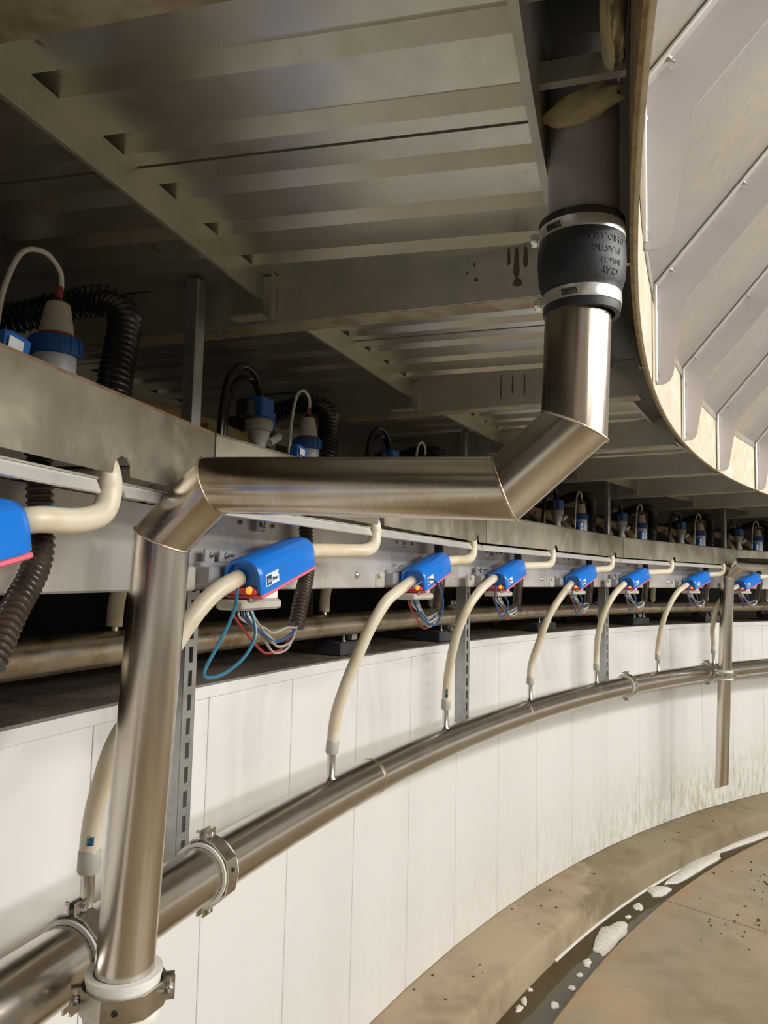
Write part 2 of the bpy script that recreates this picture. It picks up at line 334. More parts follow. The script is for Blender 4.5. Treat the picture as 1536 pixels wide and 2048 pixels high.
# ------------------------------------------------------------------ setting: underside of the rotating deck
ZD = .515
ceil = tag(empty('ceiling', Matrix.Identity(4)), None, None, kind='structure')
def clip(poly, f):
    out = []
    for i in range(len(poly)):
        a, b = poly[i], poly[(i + 1) % len(poly)]; fa, fb = f(a), f(b)
        if fa >= 0: out.append(a)
        if (fa >= 0) != (fb >= 0): out.append(a.lerp(b, fa / (fa - fb)))
    return out
RI = 7.520
def deck_mesh():                        # one bay, local frame at its middle: fluted sheet seen from below
    mb = MB(); half = DL / 2; Rm = 7.75
    e1 = Vector((.067, -1, 0)).normalized(); e2 = Vector((1, .067, 0)).normalized()
    D, w0, w1, P = .017, .042, .012, .1145
    edges = []
    fl_c = [-.049 - P * i for i in range(5)] + [.0655 + P * i for i in range(5)]; fl_c.sort()
    prof = [(-.6, ZD)]
    for c in fl_c: prof += [(c - w0 / 2, ZD), (c - w1 / 2, ZD + D), (c + w1 / 2, ZD + D), (c + w0 / 2, ZD)]
    prof.append((.6, ZD))
    segs = []
    for a, b in zip(prof, prof[1:]):    # the lap joint between sheets at offset 0
        if a[0] < 0 < b[0] and a[1] == ZD: segs += [(a, (-.0012, ZD)), ((-.0012, ZD), (-.0012, ZD + .006)), ((-.0012, ZD + .006), (.0022, ZD + .006)), ((.0022, ZD + .006), (.0022, ZD - .0015)), ((.0022, ZD - .0015), (b[0], b[1]))]
        else: segs.append((a, b))
    for a, b in segs:
        q = [e2 * a[0] + e1 * -2.2 + Vector((0, 0, a[1])), e2 * b[0] + e1 * -2.2 + Vector((0, 0, b[1])), e2 * b[0] + e1 * 1.2 + Vector((0, 0, b[1])), e2 * a[0] + e1 * 1.2 + Vector((0, 0, a[1]))]
        for sg in (-1, 1):
            n = Vector((-sg * math.cos(half), -math.sin(half) * -1, 0))
            # half-plane through the ring centre (0,-Rm)
            q = clip(q, lambda v: (v.x * -sg) * math.cos(half) + (v.y + Rm) * math.sin(half)) if q else q
        if q: q = clip(q, lambda v: v.y - (RI - Rm))
        if q: q = clip(q, lambda v: (9.42 - Rm) - v.y)
        if len(q) > 2: mb.add(q, [tuple(range(len(q)))])
    return mb
dproto = None
for n in range(-4, 11):
    M = frame(n + .65, 7.75, 0)
    if dproto is None: dproto = deck_mesh().build('deck_sheet', galv, ceil, ang_=20); o = dproto
    else: o = dproto.copy(); C.objects.link(o)
    o.matrix_world = M
ring_sweep([(7.40, .70), (9.5, .70), (9.5, .74), (7.40, .74)], arc(-11, 15, 90)).build('deck_slab', dark_steel, ceil)
ring_sweep([(7.45, ZD), (9.4, ZD), (9.4, ZD + .05), (7.45, ZD + .05)], arc(15, S_ALL - 11, 80)).build('far_deck', galv2, ceil)
ring_sweep([(RI - .008, ZD - .014), (RI + .002, ZD - .014), (RI + .002, .70), (RI - .008, .70)], arc(-5, 11, 180)).build('deck_edge_bar', galv2, ceil)
bp = None
for n in range(-3, 11):                 # radial channels, one per stall
    M = frame(n + .15, 8.3, 0)
    if bp is None:
        w_ = MB(); w_.box((-.020, 0, .473), (.005, 1.70, .086)); bp = w_.build('radial_beam', galv2, ceil)
        f_ = MB(); f_.box((.004, 0, .4325), (.046, 1.70, .006)); f_.box((.004, 0, .511), (.046, 1.70, .005)); f_.build('beam_flange', dirty_flange, bp)
        bp.matrix_world = M
    else: copy_tree(bp, M, ceil)
drip_m = mat('dark_drip_stain', (.10, .075, .05), .5)
for n, R0, lst in ((0, 7.60, [(-.03, .512, .008, .036), (-.016, .512, .010, .052), (-.004, .512, .006, .030), (-.018, .462, .016, .014), (.05, .495, .004, .008), (.062, .482, .004, .006), (.047, .470, .007, .007)]),
                   (1, 7.72, [(-.05, .512, .006, .070), (.0, .512, .005, .060), (.03, .512, .005, .055), (.06, .512, .004, .066)])):
    for i, (y, z, wd, ht) in enumerate(lst):        # runs of dark liquid dried on the beam faces
        q = MB(); k_ = 10; pts = []
        for j in range(k_):
            t = 2 * PI * j / k_; pts.append((0, y + wd / 2 * math.cos(t) * (1.25 if math.sin(t) < -.5 else .8), z - ht / 2 + ht / 2 * math.sin(t)))
        q.prism(pts, (1, 0, 0), -.0006, 0); o = q.build('drip_stain', drip_m, ceil); o.matrix_world = frame(n + .15, R0, 0) @ Matrix.Translation((-.0225, 0, 0))
tb = None
def chordM(s0, s1, R, z=0.):            # straight member between two ring positions: local x along it
    a, b = G(s0, R, z), G(s1, R, z); t = (b - a).normalized(); out = Vector((-t.y, t.x, 0))
    if out.dot(a) < 0: out = -out
    M = Matrix((t, out, Vector((0, 0, 1)))).transposed().to_4x4(); M.translation = (a + b) / 2
    return M, (b - a).length
for n in range(-3, 10):
    for R_ in (8.022, 8.78):
        M, Lc = chordM(n + .185, n + 1.12, R_)
        q = MB(); q.box((0, .003, .4925), (Lc, .006, .045)); q.box((0, .020, .512), (Lc, .036, .005)); o = q.build('cross_beam', galv2, ceil); o.matrix_world = M
        if R_ < 8.5:
            g = MB(); g.box((Lc / 2 - .004, -.012, .474), (.004, .024, .078)); g.box((Lc / 2 - .012, -.022, .474), (.016, .003, .078)); g.box((Lc / 2 - .02, .02, .437), (.03, .06, .004))
            g.build('clip_angle', galv2, o)
# hanger plates bolted under the beams above the meters
hp = None
for n in range(-1, 9):
    M = frame(n + .02, 8.46, 0)
    if hp is None:
        q = MB(); q.bbox((0, 0, .385), (.075, .004, .11), .0018); hp = q.build('hanger_plate', galv2, ceil)
        q = MB()
        for zz, xx in ((.37, -.012), (.352, .022)): q.bbox((xx, -.003, zz), (.007, .004, .015), .0012)
        q.build('bolt_slot', ink, hp); hp.matrix_world = M
    else: copy_tree(hp, M, ceil)
for n in range(-2, 9):
    q = MB(); q.box((0, 0, .09), (.045, .045, .76)); o = q.build('frame_post', dark_steel, ceil); o.matrix_world = frame(n + .27, 8.95, 0)
for s in (-.72, -.53, -.335, .42, 1.4, 2.4, 3.4):   # cross bars in the open slot between deck edge and rim
    q = MB(); q.box((0, 0, .562), (.012, .098, .026)); o = q.build('slot_bar', galv2, ceil); o.matrix_world = frame(s, 7.468, 0)
# ------------------------------------------------------------------ splash skirt on the inner rim
SK = 1.16
sk = empty('splash_skirt', frame(-.12, 7.41, .41)); skinv = frame(-.12, 7.41, .41).inverted()
tag(sk, 'pale sheet-metal splash skirt with plywood rim and radial fins, upper right', 'skirt')
ring_sweep([(7.4055, .4145), (7.4055, .622), (7.411, .622), (7.411, .4145)], arc(-5, 14, 190)).build('plywood_band', plywood, sk, skinv)
ring_sweep([(7.4112, .4125), (7.4112, .60), (7.4155, .60), (7.4155, .4125)], arc(-5, 14, 190)).build('plywood_edge', ply_edge, sk, skinv)
LS = 1.1
for n in range(-5, 13):
    ss = arc(n - .113, n + .884, 8)
    o = ring_sweep([(7.4015, .60), (7.4015, .622), (7.4015 - LS, .622 + SK * LS), (7.4045 - LS, .626 + SK * LS), (7.4045, .626), (7.4045, .60)], ss).build('skirt_sheet', skirt_steel, sk, skinv)
ring_sweep([(7.3995, .41), (7.3995, .62), (6.3, .62 + SK * 1.1), (6.303, .63 + SK * 1.1), (7.4055, .63), (7.4055, .41)], arc(13, S_ALL - 5.2, 80)).build('far_skirt', skirt_steel, sk, skinv)
fp = None
for n in range(-4, 13):
    M = skinv @ frame(n - .118, 7.40, 0)
    if fp is None:
        out = [(0, .411), (0, .62), (-LS, .62 + SK * LS), (-LS - .062, .588 + SK * LS), (-.062, .588), (-.038, .452), (-.035, .432), (-.029, .419), (-.018, .4115)]
        q = MB(); q.prism([(0, y, z) for y, z in out], (1, 0, 0), -.0009, .0009); fp = q.build('deflector_fin', fin_steel, sk)
        g = MB(); g.box((-.011, -.0015, .5155), (.024, .003, .205))
        d = Vector((0, -1, SK)).normalized(); nn = Vector((0, -SK, -1)).normalized()
        Mx = Matrix((Vector((1, 0, 0)), d, nn)).transposed().to_4x4()
        Lg = LS * math.hypot(1, SK)
        g.box(Vector((-.011, 0, .62)) + d * Lg / 2 + nn * .0015, (.024, Lg, .003), Mx)
        g.tube([(-.022, -.003, .413), (-.022, -.003, .618)], .0024, 6); g.tube([Vector((-.022, -.002, .62)) + nn * .002, Vector((-.022, 0, .62)) + d * Lg + nn * .002], .0024, 6)
        g.build('mounting_flange', lip_steel, fp)
        for c, ax in [((-.011, -.003, .578), (0, -1, 0)), ((-.011, -.003, .432), (0, -1, 0))] + [(Vector((-.011, 0, .62)) + d * t + nn * .003, nn) for t in (.045, .26, .5, .8, 1.1)]:
            b = MB(); hexbolt(b, c, ax, .0035, .004, .006 if c[1] < -.01 else 0); b.build('bolt', bolt_steel, fp)
        fp.matrix_parent_inverse = Matrix.Identity(4); fp.matrix_basis = M
    else:
        c = copy_tree(fp, None, sk); c.matrix_basis = M
# expanding-foam sealant squeezed out in the slot
def blob(center, axes, M, seed, nu=20, nv=14):
    rnd = random.Random(seed); ph = [(rnd.uniform(0, 6), rnd.uniform(1.5, 4), rnd.uniform(1, 4)) for _ in range(6)]
    mb = MB(); vs = []
    for i in range(nv + 1):
        a = PI * i / nv
        for j in range(nu):
            b = 2 * PI * j / nu
            k_ = 1 + math.sin(a) * sum(.05 * math.sin(f * a * 2 + g * b * round(1) + q) for q, f, g in [(x[0], round(x[1]), round(x[2])) for x in ph])
            vs.append(M @ (Vector((axes[0] * math.sin(a) * math.cos(b), axes[1] * math.sin(a) * math.sin(b), axes[2] * math.cos(a))) * k_) + Vector(center))
    fs = [(i * nu + j, i * nu + (j + 1) % nu, (i + 1) * nu + (j + 1) % nu, (i + 1) * nu + j) for i in range(nv) for j in range(nu)]
    return mb.add(vs, fs)
Mf = frame(-.272, 7.466, .548)
o = blob((0, 0, 0), (.016, .046, .019), Matrix.Rotation(-.28, 4, 'X'), 3).build('foam_sealant', foam_m); o.matrix_world = Mf
tag(o, 'yellowish lump of expanding foam above the grey pipe spigot', 'foam')
o = blob((0, 0, 0), (.085, .013, .030), Matrix.Rotation(.0, 4, 'X'), 5, 30, 16).build('foam_sealant', foam_m); o.matrix_world = frame(-.42, 7.432, .575)
tag(o, 'long bead of yellowish foam running along the plywood rim', 'foam')
# ------------------------------------------------------------------ stainless cabinet sections (two stalls each)
POS = {-1: 'left of the foreground pipe', 0: 'nearest right of the foreground pipe', 1: 'second right of the foreground pipe',
       2: 'third right of the foreground pipe', 3: 'fourth right of the foreground pipe', 4: 'fifth right of the foreground pipe', 5: 'last before the far drain pipe',
       6: 'just right of the far drain pipe', 7: 'at the right picture edge'}
SECT = {-1: 'left of the foreground pipe', 0: 'nearest right of the foreground pipe bend', 1: 'second right of the foreground pipe', 2: 'third right, before the far drain', 3: 'farthest right, past the far drain'}
DX = {-1: -.005, 0: 0., 1: .09, 2: .015, 3: .06, 4: -.04, 5: .012, 6: -.06, 7: 0.}      # each sensor sits a little differently
EX = {-1: .462, 0: .60, 1: .613, 2: .578, 3: .581, 4: .541, 5: .522, 6: .52, 7: .53}      # where each elbow hose rises
for j in range(-1, 4):
    M, Lc = chordM(2 * j - .05, 2 * j + 1.95, 8.03); inv = M.inverted()
    ks = [k for k in (2 * j, 2 * j + 1)]
    notch = [(inv @ G(k + EX.get(k, .55) / (DL * 8.07), 8.03, 0)).x for k in ks]
    root = empty('cover_section', M @ Matrix.Translation((0, 0, .17)))
    if j in SECT: tag(root, 'stained stainless upper cover ' + SECT[j], 'metal cover', 'stainless upper cover sections')
    else: tag(root, 'stained stainless upper cover section outside the picture', 'metal cover', 'stainless upper cover sections')
    dz = -.17
    h = Lc / 2 - .002
    out = [(-h, .212), (h, .212), (h, .116)]
    for x in sorted(notch, reverse=True):
        out += [(x + .022, .116), (x + .020, .130), (x + .010, .138), (x - .004, .139), (x - .016, .132), (x - .020, .116)]
    out += [(-h, .116)]
    q = MB(); q.prism([(x, 0, z + dz) for x, z in out], (0, 1, 0), 0, .003); q.build('cover_face', cover_steel, root)
    q = MB(); q.tube([(-h, .006, .212 + dz), (h, .006, .212 + dz)], .0062, 8); q.build('rolled_edge', cover_rust if j < 0 else cover_steel, root)
    q = MB(); q.box((0, .21, .168 + dz), (2 * h, .40, .004)); q.build('equipment_shelf', fascia_steel, root)
    q = MB(); cuts = sorted([-h] + [x - .026 for x in notch] + [x + .026 for x in notch] + [h]); tilt = Matrix.Rotation(-.45, 4, 'X')
    for a, b in zip(cuts[::2], cuts[1::2]): q.box(((a + b) / 2, .016, .100 + dz), (b - a, .0035, .020), tilt)
    q.build('drip_lip', lip_steel, root)
    q = MB()
    for a, b in zip(cuts[::2], cuts[1::2]): q.box(((a + b) / 2, .075, .1095 + dz), (b - a, .12, .002))
    q.build('drip_tray', fascia_steel, root)
    for x in [-h * .7, -h * .2, h * .35, h * .8]:
        b = MB(); hexbolt(b, (x, .018, .112 + dz), (0, -1, .2), .003, .004); b.build('bolt', bolt_steel, root)
    M, Lc = chordM(2 * j + .03, 2 * j + 2.03, 8.158)
    root = empty('fascia_section', M); h = Lc / 2 - .001
    if j in SECT: tag(root, 'flat stainless lower fascia ' + SECT[j], 'metal panel', 'stainless lower fascia sections')
    else: tag(root, 'flat stainless lower fascia section outside the picture', 'metal panel', 'stainless lower fascia sections')
    q = MB(); q.box((0, .0015, .036), (2 * h, .003, .139)); q.box((0, .010, -.032), (2 * h, .020, .003)); q.build('fascia_face', fascia_steel, root)
    inv = M.inverted()
    for k in ks:
        for ds in (.314, .464):
            c = inv @ G(k + ds, 8.158, .0965); b = MB(); hexbolt(b, (c.x, -.0005, .0965), (0, -1, 0), .0042, .006); b.build('bolt', bolt_steel, root)
        c = inv @ G(k - .02, 8.158, 0); b = MB(); b.lathe([(.0085, 0), (.008, .004), (.004, .008), (.0005, .009)], 12, Matrix.Translation((c.x, 0, .0)) @ Matrix.Rotation(PI / 2, 4, 'X')); b.build('dome_rivet', bolt_steel, root)
# ------------------------------------------------------------------ number plates
for k in range(-1, 8):
    M = frame(k + .386, 8.126, .097); root = empty('number_plate', M)
    num = str(62 - k); tag(root, 'small two-digit number plate ' + {0: 'reading 62, below the pipe bend', 1: 'reading 61, above the second sensor'}.get(k, 'on the fascia ' + POS[k]), 'number plate', 'stall number plates')
    for i, (ch, x) in enumerate(zip(num, (-.0068, .0068))):
        q = MB(); q.bbox((x, 0, 0), (.0132, .003, .029), .0013, Matrix.Rotation((-.12, .16)[i], 4, 'Z')); d = q.build('digit_tile', plate_m, root)
        vs, fs = text_mesh(ch, .023, .0004); t = MB(); R_ = Matrix.Rotation((-.12, .16)[i], 4, 'Z') @ Matrix.Rotation(PI / 2, 4, 'X')
        t.add([R_ @ v + Vector((x, -.0021, 0)) for v in vs], fs).build('digit', ink, d, smooth=False)
# ------------------------------------------------------------------ milk pipe, return pipe
RP, ZP, RPD = 8.1953, -.5671, .0508
mp = empty('milk_pipe', frame(1, RP, ZP)); mi = frame(1, RP, ZP).inverted()
tag(mp, 'long curved stainless milk pipe running along the white wall', 'pipe')
for a, b in ((-5, -.12), (-.12, .33), (.33, 2.95), (2.95, 4.49), (4.49, 5.85), (5.85, 12)):
    q = MB(); q.tube([G(s, RP, ZP) for s in arc(a, b, max(6, int((b - a) * 12)))], RPD, 28); q.build('pipe_run', milk_steel, mp, mi)
for s in (2.95, 1.32, 7.3):
    q = MB(); q.tube([G(s - .012, RP, ZP), G(s - .004, RP, ZP), G(s + .004, RP, ZP), G(s + .012, RP, ZP)], lambda t: RPD + .0012 * math.sin(PI * t), 28, False); q.build('weld_seam', weld_steel, mp, mi)
NIP = {-1: -1.0, 0: -.10, 1: 1.02, 2: 2.022, 3: 3.05, 4: 4.02, 5: 5.01, 6: 5.95, 7: 7.0}
for k, s in NIP.items():
    c = G(s, RP, ZP); q = MB(); q.lathe([(.016, RPD - .006), (.0125, RPD + .003), (.0105, RPD + .006), (.0105, RPD + .062)], 16, Matrix.Translation(c)); q.build('hose_nipple', milk_steel, mp, mi)
RR, ZR, RRD = 8.50, -.170, .0385
rp = empty('return_pipe', frame(1, RR, ZR)); ri = frame(1, RR, ZR).inverted()
tag(rp, 'horizontal stained steel return pipe lying low behind the hoses', 'pipe')
for a, b in ((-5, .9), (.9, 2.87), (2.87, 4.85), (4.85, 12)):
    q = MB(); q.tube([G(s, RR, ZR) for s in arc(a, b, 20 if b < 6 else 60)], RRD, 20); q.build('pipe_run', return_steel, rp, ri)
STUB = {-1: -.58, 0: .416, 1: 1.613, 2: 2.62, 3: 3.66, 4: 4.67, 5: 5.683, 6: 6.555, 7: 7.56}
for k, s in STUB.items():
    c = G(s, RR, ZR); q = MB(); q.lathe([(.012, RRD - .004), (.010, RRD + .002), (.010, RRD + .03)], 12, Matrix.Translation(c)); q.build('hose_nipple', return_steel, rp, ri)
def clamp_parts(root, r_, wid, liner_w, ear, lt=0.):   # split steel strap with white liner; axis = local x
    q = MB(); Mx = Matrix.Rotation(PI / 2, 4, 'Y')
    r0 = r_; r_ = r_ + lt; q.lathe([(r0 + .0005, -liner_w / 2), (r_ + .007, -liner_w / 2), (r_ + .007, -liner_w / 2 + .004), (r_ + .0045, -wid / 2), (r_ + .0045, wid / 2), (r_ + .007, liner_w / 2 - .004), (r_ + .007, liner_w / 2), (r0 + .0005, liner_w / 2), (r0 + .0005, -liner_w / 2)], 32, Mx, False)
    q.build('clamp_liner', liner_m, root)
    e = r_ + .0055; t = .0035
    for sg in (-1, 1):
        pts = [(.0045, e + ear), (.0045, e + .005), (.38 * e, e * 1.0), (.93 * e, .52 * e), (e * 1.03, 0), (.93 * e, -.52 * e), (.38 * e, -e * 1.0), (.0045, -e - .005), (.0045, -e - ear)]
        q = MB(); outer = []
        n = len(pts); inn = []
        for i, (a, b) in enumerate(pts):
            a0, a1 = pts[max(i - 1, 0)], pts[min(i + 1, n - 1)]; dx, dy = a1[0] - a0[0], a1[1] - a0[1]; l = math.hypot(dx, dy)
            inn.append((a, b)); outer.append((a - dy / l * t, b + dx / l * t))
        vs = []
        for x in (-wid / 2, wid / 2):
            vs += [Vector((x, sg * a, b)) for a, b in inn] + [Vector((x, sg * a, b)) for a, b in outer]
        fs = []
        for i in range(n - 1):
            fs += [(i, i + 1, 2 * n + i + 1, 2 * n + i), (n + i, 3 * n + i, 3 * n + i + 1, n + i + 1), (i, n + i, n + i + 1, i + 1), (2 * n + i, 2 * n + i + 1, 3 * n + i + 1, 3 * n + i)]
        fs += [(0, 2 * n, 3 * n, n), (n - 1, 2 * n - 1, 4 * n - 1, 3 * n - 1)]
        s_ = q.add(vs, fs).build('strap_half', clamp_steel, root)
        b = MB(); b.lathe([(.0042, 0), (.0042, .0008)], 12, Matrix.Translation((0, sg * (e * 1.02 + t * .75), .2 * e)) @ Matrix.Rotation(-sg * PI / 2, 4, 'X')); b.build('strap_hole', ink, s_)
    for zz in (e + ear * .6, -e - ear * .6):
        b = MB(); hexbolt(b, (0, -.008, zz), (0, -1, 0), .0055, .006); b.build('bolt', bolt_steel, root)
        b = MB(); hexbolt(b, (0, .008, zz), (0, 1, 0), .0055, .006, .010); b.build('bolt', bolt_steel, root)
for s, lb in ((-.12, 'steel pipe clamp with white liner at lower left, behind the vertical drain'), (.33, 'steel pipe clamp with white liner just right of the foreground drain'),
              (4.49, 'steel pipe clamp with white liner by the far slotted strut'), (5.84, 'steel pipe clamp with white liner left of the far drain pipe')):
    root = empty('pipe_clamp', frame(s, RP, ZP)); tag(root, lb, 'pipe clamp', 'clamps on the milk pipe'); clamp_parts(root, RPD, .032, .046, .022)
for s, lb in ((2.86, 'ring clamp on the return pipe, left of the second slotted strut'), (4.85, 'ring clamp on the return pipe, left of the third slotted strut')):
    root = empty('return_pipe_clamp', frame(s, RR, ZR)); tag(root, lb, 'pipe clamp', 'clamps on the return pipe'); clamp_parts(root, RRD, .022, .034, .022)
# rubber blocks carrying the return pipe on the ledge
blk = None
for s, lb in ((1.92, 'under the first hose right of plate 62'), (2.88, 'left of the second slotted strut'), (4.12, 'between the second and third slotted struts'),
              (5.54, 'right of the third slotted strut'), (6.71, 'left of the far drain pipe'), (7.8, 'at the right picture edge')):
    M = frame(s, 8.545, -.2835)
    if blk is None:
        blk = empty('rubber_block', M); q = MB(); q.bbox((0, .03, .024), (.20, .12, .048), .004); q.build('block', rubber_block, blk)
        for x in (-.06, .06):
            q = MB(); q.lathe([(.009, .046), (.009, .054), (.005, .054), (.005, .10)], 10, Matrix.Translation((x, -.012, 0))); q.build('stud_bolt', bolt_steel, blk)
        q = MB(); q.box((0, -.012, .078), (.035, .02, .052)); q.build('saddle', galv2, blk); b = blk
    else: b = copy_tree(blk, M)
    tag(b, 'dark rubber support block on the ledge ' + lb, 'rubber block', 'rubber blocks under the return pipe')
# ------------------------------------------------------------------ slotted struts and square posts at the section joints
sp_ = None
for s, lb in ((.392, 'behind the foreground drain pipe'), (2.50, 'second from the left'), (4.43, 'third from the left, beside the wall clamp'), (6.43, 'farthest right, beside the far drain pipe')):
    M = frame(s, 8.285, -.62)
    if sp_ is None:
        sp_ = empty('slotted_strut', M); zt_ = .62 + .10; hw_ = .0205; t = .0025
        q = MB()
        q.box((-hw_ + .007, 0, zt_ / 2), (.014, t, zt_)); q.box((hw_ - .007, 0, zt_ / 2), (.014, t, zt_))
        n = int(zt_ / .048)
        for i in range(n + 1):
            z0 = i * .048 - .006; q.box((0, 0, max(z0, .004)), (.0135, t, .016))
        q.build('slotted_web', strut_m, sp_)
        for sg in (-1, 1):
            q = MB(); q.box((sg * (hw_ - t / 2), .0205, zt_ / 2), (t, .041, zt_)); q.box((sg * (hw_ - .006), .0405, zt_ / 2), (.012, t, zt_)); q.build('side_flange', strut_m, sp_)
        b = sp_
    else: b = copy_tree(sp_, M)
    tag(b, 'galvanised slotted strut standing at the wall, ' + lb, 'strut', 'slotted struts on the wall')
pp_ = None
for s, lb in ((.075, 'at left, above the steel cover'), (2.02, 'hidden behind the foreground pipe bend'), (4.03, 'above the cover right of the pipe bend'), (6.02, 'at far right above the cover')):
    M = frame(s, 8.14, .17)
    if pp_ is None:
        pp_ = empty('square_post', M); q = MB(); q.bbox((0, 0, .17), (.026, .026, .34), .0025); q.build('tube', strut_m, pp_)
        q = MB(); q.bbox((.022, .004, .295), (.036, .003, .085), .0012); q.box((.040, -.010, .295), (.003, .03, .085)); q.build('gusset_plate', strut_m, pp_)
        b = MB(); hexbolt(b, (.024, .0025, .272), (0, -1, 0), .006, .006); b.build('bolt', bolt_steel, pp_); b = pp_
    else: b = copy_tree(pp_, M)
    tag(b, 'zinc square steel post ' + lb, 'post', 'square posts above the cover')
# ------------------------------------------------------------------ drain pipes with mitred bends
def mitre(path, r_, n=36):              # list of segments, each a tube cut on the bisecting planes
    out = []; P = [Vector(q) for q in path]
    D = [(b - a).normalized() for a, b in zip(P, P[1:])]
    nrm = [D[0]] + [(a + b).normalized() for a, b in zip(D, D[1:])] + [D[-1]]
    u = Vector((1, 0, 0))
    for i in range(len(D)):
        d = D[i]; uu = (u - d * u.dot(d)).normalized(); vv = d.cross(uu); rings = []
        for k_ in (i, i + 1):
            rg = []
            for j in range(n):
                o_ = uu * math.cos(2 * PI * j / n) * r_ + vv * math.sin(2 * PI * j / n) * r_
                q = P[k_] + o_; t = (P[k_] - q).dot(nrm[k_]) / d.dot(nrm[k_]); rg.append(q + d * t)
            rings.append(rg)
        out.append(rings)
    return out
YR = lambda R: R - 8.05
PATH = [(7.469, .50), (7.479, .181), (7.560, .108), (7.961, .119), (8.040, .044), (8.062, -.42), (8.068, -.560), (8.098, -1.25)]
DRR = .0388
def drain(s, name, lb):
    M = frame(s, 8.05, 0); root = empty(name, M); tag(root, lb, 'pipe', 'stainless drain pipes')
    path = [(0, YR(R), z) for R, z in PATH]
    path = path[:5] + path[6:] ; path[5] = (0, YR(8.068), -.560)
    segs = mitre(path, DRR)
    names = ['upper_leg', 'upper_elbow', 'horizontal_run', 'lower_elbow', 'lower_leg', 'tail_pipe']
    for (a, b), nm in zip(segs, names):
        q = MB(); n = len(a)
        if nm == 'tail_pipe': b = [v + Vector((0, 0, -.55 * (v.y - YR(8.098)))) for v in b]
        q.add(a + b, [(j, (j + 1) % n, n + (j + 1) % n, n + j) for j in range(n)]); q.build(nm, drain_steel, root)
    for i in range(4):
        q = MB(); rg = segs[i][1]; q.tube(rg + [rg[0], rg[1]], .0017, 6, False); q.build('weld_bead', weld_steel, root)
    return root
drain(-.2, 'drain_pipe', 'large stainless drain pipe with mitred bends crossing the foreground')
drain(5.80, 'drain_pipe', 'far stainless drain pipe hanging at the right, cut off above the kerb')
for s, lb in ((-.2, 'steel clamp with thick white liner around the foreground drain, bottom left'), (5.80, 'small white-lined clamp around the far drain pipe')):
    M = frame(s, 8.0675, -.565) @ Matrix.Rotation(2.2, 4, 'Z') @ Matrix.Rotation(PI / 2, 4, 'Y')
    root = empty('drain_clamp', M); tag(root, lb, 'pipe clamp', 'clamps on the drain pipes')
    clamp_parts(root, DRR + .0004, .030, .058, .018, .004)
for s, lb in ((-.2, 'foreground drain pipe'), (5.80, 'far drain pipe')):
    M = frame(s, 7.4705, .318); root = empty('rubber_coupling', M); tag(root, 'black rubber coupling with two steel bands on the ' + lb, 'coupling', 'rubber couplings')
    q = MB(); q.lathe([(.0385, -.004), (.0445, -.004), (.0455, .002), (.0455, .022), (.047, .026), (.0505, .038), (.052, .058), (.0515, .078), (.050, .084), (.050, .102), (.0505, .106), (.0505, .1105), (.0445, .1105), (.042, .108)], 48, None, False); q.build('sleeve', rubber, root)
    for z0, rr, a0, ah in ((.006, .0462, 2.72, 1.75), (.087, .0507, 2.35, 1.72)):
        q = MB(); q.lathe([(rr - .001, z0), (rr, z0), (rr + .0004, z0 + .002), (rr + .0004, z0 + .0125), (rr, z0 + .0145), (rr - .001, z0 + .0145)], 48, None, False); bd = q.build('band', band_m, root)
        g = MB()
        for i in range(9):
            a = a0 + i * .045; g.box((rr * math.cos(a) * 1.012, rr * math.sin(a) * 1.012, z0 + .006), (.0011, .0011, .008), Matrix.Rotation(a, 4, 'Z') @ Matrix.Rotation(.25, 4, 'X'))
        g.build('worm_slot', ink, bd)
        g = MB(); a = ah; g.bbox((rr * math.cos(a) * 1.09, rr * math.sin(a) * 1.09, z0 + .006), (.010, .018, .011), .002, Matrix.Rotation(a, 4, 'Z')); g.build('worm_housing', band_m, bd)
    for txt, zz, a0, sz in (('OHIO, USA', .074, 3.83, .0105), ('PLASTIC', .060, 3.80, .0105), ('1056-33', .047, 3.92, .0090), ('CLAY', .0355, 3.90, .0100)):
        vs, fs = text_mesh(txt, sz, .0003); t = MB(); out = []
        for v in vs:                    # wrapped round the sleeve and turned upside down as it is fitted
            x, y = -v.x, -v.y; z = zz + y
            pr = [(.026, .047), (.038, .0505), (.058, .052), (.078, .0515), (.084, .050), (.09, .0495)]
            for (z0, r0), (z1, r1) in zip(pr, pr[1:]):
                if z0 <= z <= z1: rr = r0 + (r1 - r0) * (z - z0) / (z1 - z0) + .0003 + v.z
            a = a0 + x / .052; out.append(Vector((rr * math.cos(a), rr * math.sin(a), z)))
        t.add(out, fs).build('moulded_lettering', rubber, root, smooth=False)
    M = frame(s, 7.4685, .423); root = empty('outlet_spigot', M); tag(root, 'grey outlet spigot leading up into the deck above the ' + lb, 'pipe stub', 'grey outlet spigots')
    q = MB(); q.lathe([(.0420, 0), (.0420, .09), (.0425, .13), (.0425, .22)], 40, None, False); q.build('spigot_wall', spigot_m, root)
